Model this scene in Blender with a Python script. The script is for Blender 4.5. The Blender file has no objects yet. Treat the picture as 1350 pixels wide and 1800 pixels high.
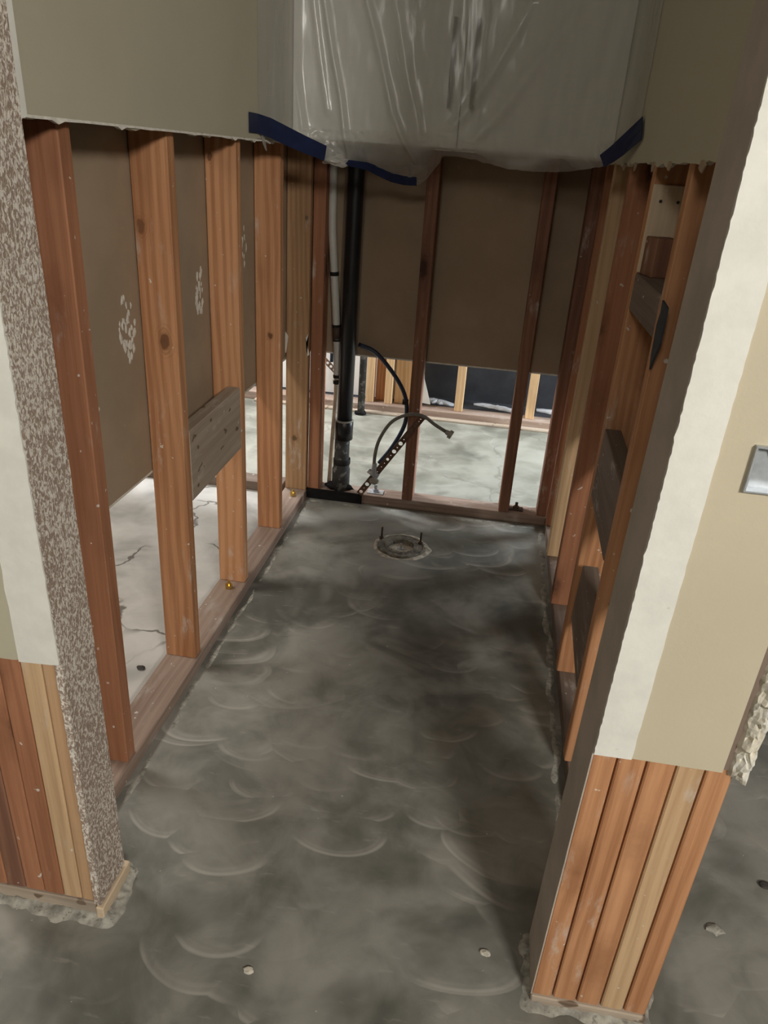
import bpy, bmesh, math, random
from mathutils import Vector, Matrix, noise as mnoise

random.seed(7)
S = bpy.context.scene
COL = S.collection

# ------------------------------------------------------------------ camera
cam_data = bpy.data.cameras.new('camera')
cam_data.sensor_fit = 'AUTO'
cam_data.sensor_width = 36.0
cam_data.lens = 1311.08 / 1800 * 36.0
cam_data.clip_start = 0.02
cam = bpy.data.objects.new('camera', cam_data)
COL.objects.link(cam)
RIGHT = Vector((0.98581, 0.15587, 0.06229))
DOWN = Vector((0.12258, -0.41502, -0.90152))
FWD = Vector((-0.11467, 0.89636, -0.42823))
m = Matrix((RIGHT, -DOWN, -FWD)).transposed().to_4x4()
m.translation = Vector((0, 0, 1.3))
cam.matrix_world = m
S.camera = cam

# ------------------------------------------------------------------ world, lights, exposure
w = bpy.data.worlds.new('world')
S.world = w
w.use_nodes = True
w.node_tree.nodes['Background'].inputs[0].default_value = (0.80, 0.82, 0.85, 1)
w.node_tree.nodes['Background'].inputs[1].default_value = 0.02

S.view_settings.view_transform = 'Standard'
S.view_settings.look = 'None'
S.view_settings.gamma = 1.0
S.view_settings.use_curve_mapping = False
S.view_settings.exposure = 0.0


def area(name, loc, target, size, power, col, size_y=None):
    d = bpy.data.lights.new(name, 'AREA')
    d.energy = power
    d.color = col
    d.size = size
    if size_y:
        d.shape = 'RECTANGLE'
        d.size_y = size_y
    o = bpy.data.objects.new(name, d)
    COL.objects.link(o)
    o.location = loc
    o.rotation_euler = (Vector(target) - Vector(loc)).to_track_quat('-Z', 'Y').to_euler()
    return o


area('ceiling_lamp_near_room', (1.40, -1.8, 2.40), (0.1, 0.9, 0.6), 0.55, 112, (1.0, 0.955, 0.88))
area('ceiling_lamp_hall', (-0.50, -1.7, 2.42), (-0.1, 0.9, 0.6), 0.50, 20, (1.0, 0.95, 0.87))
area('window_light_far_room', (2.3, 3.55, 1.2), (0.3, 3.7, 0.0), 1.0, 130, (0.82, 0.92, 1.0), 1.2)
area('panel_fill_far_room', (-1.6, 3.55, 1.9), (-0.8, 4.1, 0.2), 0.4, 48, (0.97, 0.98, 1.0))  # unseen fill light, added below ceiling height to brighten the white far panel
area('ceiling_lamp_side_room', (-1.9, 1.5, 2.35), (-1.2, 1.8, 0.0), 0.5, 25, (1.0, 0.96, 0.89))

# ------------------------------------------------------------------ node helpers


class NT:
    def __init__(self, name):
        self.m = bpy.data.materials.new(name)
        self.m.use_nodes = True
        self.t = self.m.node_tree
        self.t.nodes.clear()
        self.out = self.t.nodes.new('ShaderNodeOutputMaterial')

    def n(self, typ, props=None, **ins):
        nd = self.t.nodes.new(typ)
        for k, v in (props or {}).items():
            setattr(nd, k, v)
        for k, v in ins.items():
            key = k.replace('_', ' ')
            if k.startswith('i') and k[1:].isdigit():
                sock = nd.inputs[int(k[1:])]
            else:
                sock = nd.inputs[key]
            self.set(sock, v)
        return nd

    def set(self, sock, v):
        if isinstance(v, bpy.types.NodeSocket):
            self.t.links.new(v, sock)
        elif isinstance(v, bpy.types.Node):
            self.t.links.new(v.outputs[0], sock)
        else:
            if sock.type == 'VECTOR' and isinstance(v, (int, float)):
                v = (v, v, v)
            if sock.type == 'RGBA' and len(v) == 3:
                v = (*v, 1)
            sock.default_value = v

    def math(self, op, a, b=0.0, c=None, clamp=False):
        nd = self.t.nodes.new('ShaderNodeMath')
        nd.operation = op
        nd.use_clamp = clamp
        self.set(nd.inputs[0], a)
        self.set(nd.inputs[1], b)
        if c is not None:
            self.set(nd.inputs[2], c)
        return nd.outputs[0]

    def vmul(self, v, s):
        nd = self.t.nodes.new('ShaderNodeVectorMath')
        nd.operation = 'MULTIPLY'
        self.set(nd.inputs[0], v)
        self.set(nd.inputs[1], s)
        return nd.outputs[0]

    def vadd(self, v, s):
        nd = self.t.nodes.new('ShaderNodeVectorMath')
        nd.operation = 'ADD'
        self.set(nd.inputs[0], v)
        self.set(nd.inputs[1], s)
        return nd.outputs[0]

    def vsub(self, v, s):
        nd = self.t.nodes.new('ShaderNodeVectorMath')
        nd.operation = 'SUBTRACT'
        self.set(nd.inputs[0], v)
        self.set(nd.inputs[1], s)
        return nd.outputs[0]

    def noise(self, v, scale, detail=3.0, rough=0.55, dist=0.0):
        nd = self.n('ShaderNodeTexNoise', Vector=v, Scale=scale, Detail=detail, Roughness=rough, Distortion=dist)
        return nd.outputs[0]

    def smooth(self, v, a, b, lo=0.0, hi=1.0):
        nd = self.n('ShaderNodeMapRange', dict(interpolation_type='SMOOTHSTEP'))
        self.set(nd.inputs[0], v)
        for i, x in zip((1, 2, 3, 4), (a, b, lo, hi)):
            self.set(nd.inputs[i], x)
        return nd.outputs[0]

    def mix(self, f, a, b, mode='MIX'):
        nd = self.n('ShaderNodeMix', dict(data_type='RGBA', blend_type=mode))
        self.set(nd.inputs[0], f)
        self.set(nd.inputs[6], a)
        self.set(nd.inputs[7], b)
        return nd.outputs[2]

    def bump(self, h, strength, dist=0.002):
        nd = self.n('ShaderNodeBump', Strength=strength, Distance=dist, Height=h)
        return nd.outputs[0]

    def coords(self, rnd=True):
        tc = self.n('ShaderNodeTexCoord').outputs['Object']
        if not rnd:
            return tc
        r = self.n('ShaderNodeObjectInfo').outputs['Random']
        off = self.math('MULTIPLY', r, 57.0)
        return self.vadd(tc, off)

    def bsdf(self, col, rough=0.7, spec=0.3, normal=None, metal=0.0, alpha=None, trans=None):
        nd = self.n('ShaderNodeBsdfPrincipled')
        self.set(nd.inputs['Base Color'], col)
        self.set(nd.inputs['Roughness'], rough)
        self.set(nd.inputs['Specular IOR Level'], spec)
        self.set(nd.inputs['Metallic'], metal)
        if normal is not None:
            self.set(nd.inputs['Normal'], normal)
        if alpha is not None:
            self.set(nd.inputs['Alpha'], alpha)
        self.t.links.new(nd.outputs[0], self.out.inputs[0])
        return nd


def wood(name, dark, light, dust=0.25, dustcol=(0.62, 0.58, 0.52), knots=True, contrast=1.0, knots_at=(), bark=False):
    k = NT(name)
    co = k.coords()
    warp = k.noise(k.vmul(co, (5, 5, 0.9)), 1.0, 2)
    fine = k.noise(k.vmul(co, (190, 190, 4.5)), 1.0, 4, 0.65)
    sx = k.n('ShaderNodeSeparateXYZ', Vector=co)
    band = k.math('ADD', k.math('MULTIPLY', sx.outputs[0], 260), k.math('MULTIPLY', sx.outputs[1], 190))
    band = k.math('ADD', band, k.math('MULTIPLY', warp, 30))
    band = k.math('SINE', band)
    band = k.smooth(band, -0.9, 1.0)
    g = k.math('ADD', k.math('MULTIPLY', band, 0.20 * contrast), k.math('MULTIPLY', fine, 0.62))
    tone = k.noise(k.vmul(co, (8, 8, 1.1)), 1.0, 2)
    g = k.math('ADD', g, k.math('MULTIPLY', k.math('SUBTRACT', tone, 0.5), 1.0))
    col = k.mix(k.smooth(g, 0.02, 0.72), dark, light)
    for lx, lz, rx, rz in knots_at:
        raw = k.n('ShaderNodeTexCoord').outputs['Object']
        wob = k.vmul(k.n('ShaderNodeTexNoise', Vector=raw, Scale=45.0, Detail=2.0).outputs[1], (0.012, 0.0, 0.022))
        q = k.vmul(k.vsub(k.vadd(raw, wob), (lx + 0.006, 0, lz + 0.011)), (1 / rx, 0, 1 / rz))
        ln = k.n('ShaderNodeVectorMath', dict(operation='LENGTH'))
        k.set(ln.inputs[0], q)
        d = ln.outputs['Value']
        rings = k.smooth(k.math('SINE', k.math('MULTIPLY', d, 11.0)), -0.3, 1.0, 0.0, 0.5)
        col = k.mix(k.math('MULTIPLY', rings, k.smooth(d, 1.1, 2.4, 1.0, 0.0)), col, tuple(c * 0.8 for c in dark))
        col = k.mix(k.smooth(d, 0.55, 1.25, 0.85, 0.0), col, tuple(c * 0.36 for c in dark))
    if bark:
        bs = k.smooth(k.noise(k.vmul(co, (34, 34, 20)), 1.0, 1), 0.66, 0.70, 0, 0.85)
        col = k.mix(bs, col, (0.12, 0.075, 0.045))
    if knots:
        vo = k.n('ShaderNodeTexVoronoi', Vector=k.vmul(co, (9, 9, 3.2)), Scale=1.0)
        d = k.math('ADD', vo.outputs['Distance'], k.math('MULTIPLY', k.noise(co, 60, 2), 0.10))
        kn = k.smooth(d, 0.13, 0.25, 1.0, 0.0)
        ring = k.smooth(d, 0.22, 0.40, 0.55, 0.0)
        col = k.mix(ring, col, tuple(c * 0.75 for c in dark))
        col = k.mix(kn, col, tuple(c * 0.33 for c in dark))
    blot = k.smooth(k.noise(k.vmul(co, (6, 6, 2.5)), 1.0, 3), 0.56, 0.74, 0, 0.45)
    col = k.mix(blot, col, tuple(c * 0.62 for c in dark))
    dm = k.smooth(k.noise(k.vmul(co, (26, 26, 8)), 1.0, 5, 0.68), 0.56 - 0.06 * dust, 0.74 - 0.05 * dust, 0, 0.6)
    dm = k.math('MULTIPLY', dm, k.smooth(k.noise(co, 4.5, 1), 0.46, 0.64))
    col = k.mix(dm, col, dustcol)
    sp = k.smooth(k.noise(co, 52, 2), 0.725 - 0.03 * dust, 0.755, 0, 0.75)
    col = k.mix(sp, col, (0.72, 0.69, 0.63))
    h = k.math('ADD', fine, k.math('MULTIPLY', band, 0.4))
    k.bsdf(col, 0.72, 0.25, k.bump(h, 0.35, 0.0012))
    return k.m


W_FIR = wood('fir_orange', (0.36, 0.160, 0.073), (0.59, 0.308, 0.157))
W_FIR2 = wood('fir_two_knots', (0.36, 0.160, 0.073), (0.59, 0.308, 0.157), knots=False, knots_at=((-0.0255, -0.111, 0.009, 0.017), (0.0115, -0.349, 0.012, 0.020)))
W_FIR3 = wood('fir_top_knot', (0.36, 0.160, 0.073), (0.59, 0.308, 0.157), knots=False, contrast=1.8, knots_at=((-0.0275, 0.026, 0.007, 0.013),))
W_FIR4 = wood('fir_small_knot', (0.36, 0.160, 0.073), (0.59, 0.308, 0.157), knots=False, knots_at=((0.0085, -0.501, 0.010, 0.009),))
W_FIR5 = wood('brown_pine_knots', (0.32, 0.18, 0.092), (0.48, 0.295, 0.16), knots=False, dust=0.1, knots_at=((0.0305, -0.158, 0.007, 0.009), (-0.0055, -0.988, 0.010, 0.014)))
W_RED = wood('fir_red', (0.28, 0.118, 0.062), (0.44, 0.205, 0.110), contrast=0.5)
W_TAN = wood('pine_tan', (0.45, 0.285, 0.155), (0.62, 0.43, 0.255), knots=False)
W_KNOT = wood('knotty_pine', (0.37, 0.215, 0.115), (0.54, 0.345, 0.195), dust=0.1)
W_PALE = wood('pale_pine', (0.62, 0.48, 0.33), (0.76, 0.62, 0.45), dust=0.2, knots=False, contrast=0.4)
W_DARK = wood('dark_fir', (0.18, 0.085, 0.055), (0.29, 0.145, 0.09), dust=0.2)
W_GREY = wood('weathered_grey_wood', (0.34, 0.27, 0.205), (0.50, 0.42, 0.335), dust=0.6, contrast=0.6, knots=False, bark=True)
W_BLOCK = wood('old_brown_block', (0.15, 0.11, 0.088), (0.25, 0.19, 0.15), dust=0.5, contrast=0.4, knots=False)
W_PLATE = wood('dirty_plate_wood', (0.22, 0.15, 0.115), (0.37, 0.28, 0.225), dust=1.2, dustcol=(0.5, 0.46, 0.42), knots=False, contrast=0.6)
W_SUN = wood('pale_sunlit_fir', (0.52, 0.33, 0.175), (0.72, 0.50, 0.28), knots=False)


def concrete(name, c0, c1, c2, arcs=1.0, cracks=0.0):
    k = NT(name)
    co = k.coords(False)
    big = k.noise(co, 2.3, 4, 0.55, 0.9)
    mid = k.noise(co, 7.5, 5, 0.6, 0.6)
    fine = k.noise(co, 260, 2, 0.6)
    v = k.math('ADD', k.math('MULTIPLY', big, 0.65), k.math('MULTIPLY', mid, 0.45))
    col = k.mix(k.smooth(v, 0.36, 0.70), c0, c1)
    # crescent trowel / grinder sweeps
    tot = None
    for sc, r0, ang, seed, amt in ((2.6, 0.46, 1.1, 3.1, 1.0), (3.7, 0.48, 1.9, 9.7, 0.9), (5.0, 0.50, 1.4, 21.3, 0.8), (4.3, 0.52, 0.8, 33.0, 0.9), (3.1, 0.50, 2.4, 47.0, 0.9), (6.4, 0.52, 1.6, 61.0, 0.7)):
        wv = k.n('ShaderNodeTexNoise', Vector=co, Scale=2.2, Detail=1.0).outputs[1]
        vv = k.vadd(k.vadd(k.vmul(co, (sc, sc * 1.5, 0)), k.vmul(wv, (0.75, 0.75, 0))), (seed, seed * 0.7, 0))
        vo = k.n('ShaderNodeTexVoronoi', Vector=vv, Scale=1.0, Randomness=1.0)
        diff = k.vsub(vv, vo.outputs['Position'])
        s = k.n('ShaderNodeSeparateXYZ', Vector=diff)
        side = k.math('ADD', k.math('MULTIPLY', s.outputs[0], math.cos(ang)), k.math('MULTIPLY', s.outputs[1], -math.sin(ang)))
        gate = k.smooth(side, 0.02, 0.30)
        d = vo.outputs['Distance']
        up = k.smooth(d, r0 - 0.22, r0 + 0.01)
        up = k.math('POWER', up, 2.2)
        dn = k.smooth(d, r0, r0 + 0.018, 1.0, 0.0)
        lines = k.smooth(k.math('SINE', k.math('MULTIPLY', d, 95.0)), -1.0, 1.0, 0.55, 1.0)
        a = k.math('MULTIPLY', k.math('MULTIPLY', k.math('MULTIPLY', up, lines), dn), gate)
        a = k.math('MULTIPLY', a, k.smooth(k.noise(k.vadd(co, seed), 2.4, 2), 0.45, 0.62))
        cell = k.n('ShaderNodeSeparateColor', Color=vo.outputs['Color']).outputs[0]
        a = k.math('MULTIPLY', a, k.smooth(cell, 0.20, 0.55, 0.0, amt))
        tot = a if tot is None else k.math('MAXIMUM', tot, a)
    col = k.mix(k.math('MULTIPLY', tot, 0.55 * arcs, clamp=True), col, c2)
    dark = k.smooth(k.noise(k.vadd(co, (5, 2, 0)), 2.6, 4, 0.55, 0.5), 0.50, 0.70, 0, 0.8)
    col = k.mix(dark, col, tuple(c * 0.55 for c in c0))
    scr = k.noise(k.vmul(co, (14, 55, 1)), 1.0, 3)
    col = k.mix(k.smooth(scr, 0.62, 0.78, 0, 0.22), col, c2)
    sp = k.smooth(k.noise(co, 55, 2), 0.75, 0.80, 0, 0.6)
    col = k.mix(sp, col, tuple(min(1, c * 1.5) for c in c2))
    if cracks:
        wv = k.n('ShaderNodeTexNoise', Vector=co, Scale=9.0, Detail=3.0).outputs[1]
        vv = k.vadd(co, k.vmul(wv, (0.16, 0.16, 0)))
        ve = k.n('ShaderNodeTexVoronoi', dict(feature='DISTANCE_TO_EDGE'), Vector=vv, Scale=2.1)
        cr = k.smooth(ve.outputs['Distance'], 0.004, 0.016, 1.0, 0.0)
        cr = k.math('MULTIPLY', cr, k.smooth(k.noise(co, 3.0, 1), 0.45, 0.55))
        col = k.mix(k.math('MULTIPLY', cr, cracks), col, (0.12, 0.105, 0.09))
    h = k.math('ADD', k.math('MULTIPLY', mid, 0.7), k.math('MULTIPLY', fine, 0.15))
    rough = k.smooth(mid, 0.3, 0.7, 0.50, 0.68)
    k.bsdf(col, rough, 0.35, k.bump(h, 0.25, 0.004))
    return k.m


M_FLOOR = concrete('ground_concrete', (0.125, 0.127, 0.107), (0.315, 0.306, 0.272), (0.52, 0.495, 0.45), 1.25)
M_FLOOR_PALE = concrete('pale_concrete', (0.44, 0.43, 0.40), (0.60, 0.59, 0.56), (0.68, 0.66, 0.63), 0.4, 0.9)
M_FLOOR_FAR = concrete('far_concrete', (0.20, 0.20, 0.165), (0.36, 0.36, 0.31), (0.50, 0.50, 0.46), 0.6, 0.3)


def plain(name, col, rough=0.7, var=0.12, scale=14.0, spec=0.3, bump=0.0, bscale=60.0, metal=0.0, spots=None, spotcol=None):
    k = NT(name)
    co = k.coords()
    n = k.noise(co, scale, 4, 0.6)
    c = k.mix(k.smooth(n, 0.3, 0.7), tuple(x * (1 - var) for x in col), tuple(min(1, x * (1 + var)) for x in col))
    if spots:
        s = k.smooth(k.noise(co, spots[0], 3, 0.6), spots[1], spots[1] + 0.05, 0, spots[2])
        c = k.mix(s, c, spotcol)
    nm = k.bump(k.noise(co, bscale, 3), bump, 0.002) if bump else None
    k.bsdf(c, rough, spec, nm, metal)
    return k.m


M_PAINT = plain('beige_wall_paint', (0.56, 0.50, 0.37), 0.6, 0.03, 3, 0.3, 0.10, 180)
M_PAINT_OLIVE = plain('olive_beige_paint', (0.50, 0.465, 0.355), 0.65, 0.03, 3, 0.25, 0.12, 180)
M_COMPOUND = plain('white_joint_compound', (0.76, 0.755, 0.70), 0.8, 0.05, 20, 0.2, 0.2, 70, 0, (42, 0.73, 0.5), (0.50, 0.48, 0.43))
M_GYPSUM = plain('gypsum_core', (0.72, 0.69, 0.62), 0.9, 0.12, 60, 0.1, 0.5, 120)
M_KRAFT = plain('kraft_paper_backing', (0.365, 0.275, 0.19), 0.85, 0.08, 5, 0.15, 0.05, 200, 0, (17, 0.70, 0.35), (0.46, 0.38, 0.28))
M_JAMB_PAPER = plain('grey_brown_paper_face', (0.46, 0.40, 0.345), 0.85, 0.10, 9, 0.15, 0.1, 150, 0, (30, 0.70, 0.3), (0.40, 0.37, 0.32))
M_WALL = plain('plain_room_wall', (0.38, 0.35, 0.29), 0.7, 0.03, 3)
M_WHITEWALL = plain('white_room_wall', (0.84, 0.85, 0.84), 0.7, 0.03, 3)
M_CEIL = plain('white_ceiling', (0.50, 0.48, 0.44), 0.8, 0.03, 3)
M_ABS = plain('black_abs', (0.012, 0.012, 0.014), 0.33, 0.2, 10, 0.5)
M_IRON = plain('dirty_cast_iron', (0.045, 0.043, 0.04), 0.7, 0.35, 25, 0.3, 0.4, 60, 0, (36, 0.56, 0.7), (0.20, 0.19, 0.175))
M_PVC = plain('white_pvc', (0.62, 0.61, 0.56), 0.45, 0.05, 12, 0.4)
M_CPVC = plain('tan_cpvc', (0.55, 0.45, 0.33), 0.5, 0.12, 40, 0.4, 0, 60, 0, (70, 0.64, 0.8), (0.16, 0.12, 0.09))
M_BLACKBAND = plain('black_band', (0.015, 0.014, 0.013), 0.6, 0.2, 10)
M_RUST = plain('rust_brown_coupling', (0.07, 0.045, 0.03), 0.6, 0.2, 40)
M_PEX = plain('blue_black_pex', (0.014, 0.025, 0.055), 0.35, 0.1, 10, 0.5)
M_STRAP = plain('rusty_steel_strap', (0.13, 0.075, 0.05), 0.55, 0.3, 60, 0.4, 0.2, 90, 0.3)
M_HOSE = plain('braided_grey_hose', (0.20, 0.19, 0.165), 0.5, 0.25, 300, 0.4, 0.5, 500, 0.3)
M_NUT = plain('grey_plastic_nut', (0.33, 0.32, 0.28), 0.5, 0.1, 60, 0.4)
M_TAR = plain('black_tar', (0.009, 0.0085, 0.008), 0.75, 0.3, 40, 0.2, 0.6, 60)
M_BRASS = plain('brass', (0.62, 0.45, 0.14), 0.25, 0.1, 80, 0.5, 0, 60, 0.9)
M_STEEL = plain('galvanised_steel', (0.50, 0.53, 0.56), 0.4, 0.12, 60, 0.5, 0, 60, 0.55)
M_FLANGE = plain('dirty_flange_plastic', (0.21, 0.195, 0.16), 0.7, 0.35, 40, 0.3, 0.5, 90, 0, (50, 0.58, 0.7), (0.06, 0.05, 0.04))
M_PLUG = plain('grey_test_plug', (0.58, 0.55, 0.46), 0.6, 0.2, 60, 0.3, 0.2, 80)
M_MORTAR = plain('pale_mortar', (0.33, 0.32, 0.28), 0.9, 0.35, 45, 0.2, 0.6, 110, 0, (65, 0.60, 0.6), (0.14, 0.13, 0.11))
M_MORTAR_LIGHT = plain('light_mortar_patch', (0.56, 0.52, 0.44), 0.9, 0.35, 45, 0.2, 0.6, 110)
M_TAPE = plain('blue_painters_tape', (0.011, 0.018, 0.060), 0.6, 0.12, 30, 0.3, 0.1, 200)
M_CABINET = plain('white_cabinet_paint', (0.74, 0.73, 0.66), 0.4, 0.03, 4, 0.4)
M_HANDLE = plain('dark_bronze_handle', (0.03, 0.026, 0.022), 0.4, 0.1, 30, 0.5)
M_FELT = plain('charcoal_sheathing', (0.045, 0.049, 0.058), 0.75, 0.2, 6, 0.25, 0.1, 60)
M_POLYWHITE = plain('white_poly_scrap', (0.66, 0.72, 0.80), 0.4, 0.06, 8, 0.4)
M_PAPERBIT = plain('torn_white_paper', (0.74, 0.70, 0.62), 0.85, 0.08, 40)
M_CHIP = plain('dark_debris', (0.05, 0.045, 0.04), 0.8, 0.3, 60)
M_CRUMB = plain('crumbly_texture_plaster', (0.62, 0.585, 0.49), 0.9, 0.22, 26, 0.1, 0.8, 70, 0, (30, 0.55, 0.6), (0.80, 0.79, 0.74))


def torn_face():
    k = NT('torn_speckled_paper')
    co = k.coords()
    st = k.noise(k.vmul(co, (230, 230, 140)), 1.0, 3, 0.65, 0.6)
    lo = k.noise(co, 9, 2)
    v = k.math('ADD', st, k.math('MULTIPLY', k.math('SUBTRACT', lo, 0.5), 0.16))
    col = k.mix(k.smooth(v, 0.44, 0.60), (0.34, 0.26, 0.21), (0.78, 0.73, 0.66))
    k.bsdf(col, 0.9, 0.15, k.bump(st, 0.7, 0.003))
    return k.m


M_TORN = torn_face()


def sheet_mat():
    k = NT('clear_plastic_sheeting')
    co = k.coords(False)
    nz = k.noise(k.vmul(co, (7, 7, 1.4)), 1.0, 3)
    alpha = k.smooth(nz, 0.3, 0.75, 0.38, 0.60)
    h = k.noise(k.vmul(co, (9, 9, 2.0)), 1.0, 4, 0.55, 0.5)
    nd = k.bsdf((0.60, 0.59, 0.545), 0.24, 0.7, k.bump(h, 0.22, 0.02), 0.0, alpha)
    return k.m


M_SHEET = sheet_mat()

# ------------------------------------------------------------------ object helpers
WLOC = {}


def link(o, parent=None, loc=(0, 0, 0)):
    COL.objects.link(o)
    loc = Vector(loc)
    if parent is not None:
        o.parent = parent
        o.location = loc - WLOC[parent.name]
    else:
        o.location = loc
    WLOC[o.name] = loc
    return o


def tag(o, label, cat=None, group=None, kind=None):
    o['label'] = label
    if cat:
        o['category'] = cat
    if group:
        o['group'] = group
    if kind:
        o['kind'] = kind
    return o


def empty(name, loc, label, cat, group=None, kind=None):
    o = bpy.data.objects.new(name, None)
    o.empty_display_size = 0.05
    link(o, None, loc)
    return tag(o, label, cat, group, kind)


def from_bm(name, bm, mat, parent=None, loc=(0, 0, 0), smooth=False):
    """bm in WORLD coordinates; the object's origin is put at loc."""
    loc = Vector(loc)
    bmesh.ops.translate(bm, verts=bm.verts, vec=-loc)
    bmesh.ops.recalc_face_normals(bm, faces=bm.faces)
    me = bpy.data.meshes.new(name)
    bm.to_mesh(me)
    bm.free()
    for mm in (mat if isinstance(mat, (list, tuple)) else [mat]):
        me.materials.append(mm)
    if smooth:
        for p in me.polygons:
            p.use_smooth = True
    o = bpy.data.objects.new(name, me)
    return link(o, parent, loc)


BEAM = {}


def beam(name, parent, lo, hi, mat, axis='z', tilt=None, bev=0.0022):
    """box lo..hi, grain along axis; local mesh has its length along Z."""
    lo, hi = Vector(lo), Vector(hi)
    d = hi - lo
    if axis == 'z':
        dims, rot = (d.x, d.y, d.z), (0, 0, 0)
    elif axis == 'y':
        dims, rot = (d.x, d.z, d.y), (math.pi / 2, 0, 0)
    else:
        dims, rot = (d.z, d.y, d.x), (0, math.pi / 2, 0)
    key = tuple(round(v, 4) for v in dims) + (mat.name, bev)
    if key not in BEAM:
        bm = bmesh.new()
        bmesh.ops.create_cube(bm, size=1)
        bmesh.ops.scale(bm, vec=dims, verts=bm.verts)
        if bev:
            b = min(bev, min(dims) * 0.2)
            bmesh.ops.bevel(bm, geom=bm.edges[:], offset=b, segments=1, affect='EDGES')
        me = bpy.data.meshes.new(name)
        bm.to_mesh(me)
        bm.free()
        me.materials.append(mat)
        BEAM[key] = me
    o = bpy.data.objects.new(name, BEAM[key])
    link(o, parent, (lo + hi) / 2)
    o.rotation_euler = rot
    if tilt:
        o.rotation_euler = (rot[0] + tilt[0], rot[1] + tilt[1], rot[2] + tilt[2])
    return o


def prism_bm(poly, axis, a0, a1):
    """extrude a polygon lying in the plane perpendicular to axis between a0 and a1"""
    bm = bmesh.new()

    def pt(p, a):
        if axis == 'x':
            return (a, p[0], p[1])
        if axis == 'y':
            return (p[0], a, p[1])
        return (p[0], p[1], a)
    v0 = [bm.verts.new(pt(p, a0)) for p in poly]
    v1 = [bm.verts.new(pt(p, a1)) for p in poly]
    bm.faces.new(v0)
    bm.faces.new(v1[::-1])
    n = len(poly)
    for i in range(n):
        bm.faces.new((v0[i], v0[(i + 1) % n], v1[(i + 1) % n], v1[i]))
    return bm


def ragged(p, q, n, amp, seed=0, bites=0):
    """points from p to q (both included) with small sideways raggedness"""
    rnd = random.Random(seed)
    p, q = Vector(p), Vector(q)
    d = q - p
    nrm = Vector((-d.y, d.x)).normalized()
    out = []
    for i in range(n + 1):
        t = i / n
        off = 0 if i in (0, n) else rnd.uniform(-amp, amp)
        if bites and rnd.random() < bites and i not in (0, n):
            off += rnd.uniform(1, 2.6) * amp
        out.append(p + d * t + nrm * off)
    return [tuple(v) for v in out]


def box_bm(lo, hi, bev=0.0, bm=None):
    b = bm or bmesh.new()
    lo, hi = Vector(lo), Vector(hi)
    r = bmesh.ops.create_cube(b, size=1)
    vs = r['verts']
    bmesh.ops.scale(b, vec=hi - lo, verts=vs)
    bmesh.ops.translate(b, vec=(lo + hi) / 2, verts=vs)
    if bev and bm is None:
        bmesh.ops.bevel(b, geom=b.edges[:], offset=bev, segments=2, affect='EDGES')
    return b


def smooth_path(pts, sub=6):
    pts = [Vector(p) for p in pts]
    P = [pts[0] * 2 - pts[1]] + pts + [pts[-1] * 2 - pts[-2]]
    out = []
    for i in range(1, len(P) - 2):
        for s in range(sub):
            t = s / sub
            a, b, c, d = P[i - 1], P[i], P[i + 1], P[i + 2]
            out.append(0.5 * ((2 * b) + (c - a) * t + (2 * a - 5 * b + 4 * c - d) * t * t + (3 * b - a - 3 * c + d) * t ** 3))
    out.append(pts[-1])
    return out


def tube_bm(pts, r, seg=14, bm=None, cap=True):
    b = bm or bmesh.new()
    pts = [Vector(p) for p in pts]
    rr = r if isinstance(r, (list, tuple)) else [r] * len(pts)
    t0 = (pts[1] - pts[0]).normalized()
    ref = Vector((0, 1, 0)) if abs(t0.y) < 0.9 else Vector((1, 0, 0))
    rings = []
    for i, p in enumerate(pts):
        t = (pts[min(i + 1, len(pts) - 1)] - pts[max(i - 1, 0)]).normalized()
        u = t.cross(ref).normalized()
        v = t.cross(u).normalized()
        rings.append([b.verts.new(p + (u * math.cos(a) + v * math.sin(a)) * rr[i]) for a in (2 * math.pi * k / seg for k in range(seg))])
    for i in range(len(rings) - 1):
        for k in range(seg):
            b.faces.new((rings[i][k], rings[i][(k + 1) % seg], rings[i + 1][(k + 1) % seg], rings[i + 1][k]))
    if cap:
        b.faces.new(rings[0][::-1])
        b.faces.new(rings[-1])
    return b


def lathe_bm(prof, c, seg=32, wob=0.0, seed=0, closed=True):
    b = bmesh.new()
    c = Vector(c)
    rnd = random.Random(seed)
    rings = []
    wobs = [1 + rnd.uniform(-wob, wob) for _ in range(seg)]
    for r, z in prof:
        if r < 1e-6:
            rings.append([b.verts.new(c + Vector((0, 0, z)))])
        else:
            rings.append([b.verts.new(c + Vector((r * wobs[k] * math.cos(2 * math.pi * k / seg), r * wobs[k] * math.sin(2 * math.pi * k / seg), z))) for k in range(seg)])
    for i in range(len(rings) - 1):
        A, B = rings[i], rings[i + 1]
        for k in range(seg):
            k2 = (k + 1) % seg
            if len(A) == 1:
                b.faces.new((A[0], B[k2], B[k]))
            elif len(B) == 1:
                b.faces.new((A[k], A[k2], B[0]))
            else:
                b.faces.new((A[k], A[k2], B[k2], B[k]))
    return b


def height_bm(x0, x1, y0, y1, nx, ny, fn):
    b = bmesh.new()
    g = [[b.verts.new((x0 + (x1 - x0) * i / nx, y0 + (y1 - y0) * j / ny, fn(x0 + (x1 - x0) * i / nx, y0 + (y1 - y0) * j / ny))) for i in range(nx + 1)] for j in range(ny + 1)]
    for j in range(ny):
        for i in range(nx):
            b.faces.new((g[j][i], g[j][i + 1], g[j + 1][i + 1], g[j + 1][i]))
    return b


def shear_bm(bm, k):
    for v in bm.verts:
        v.co.x += k * v.co.z
    return bm


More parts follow.
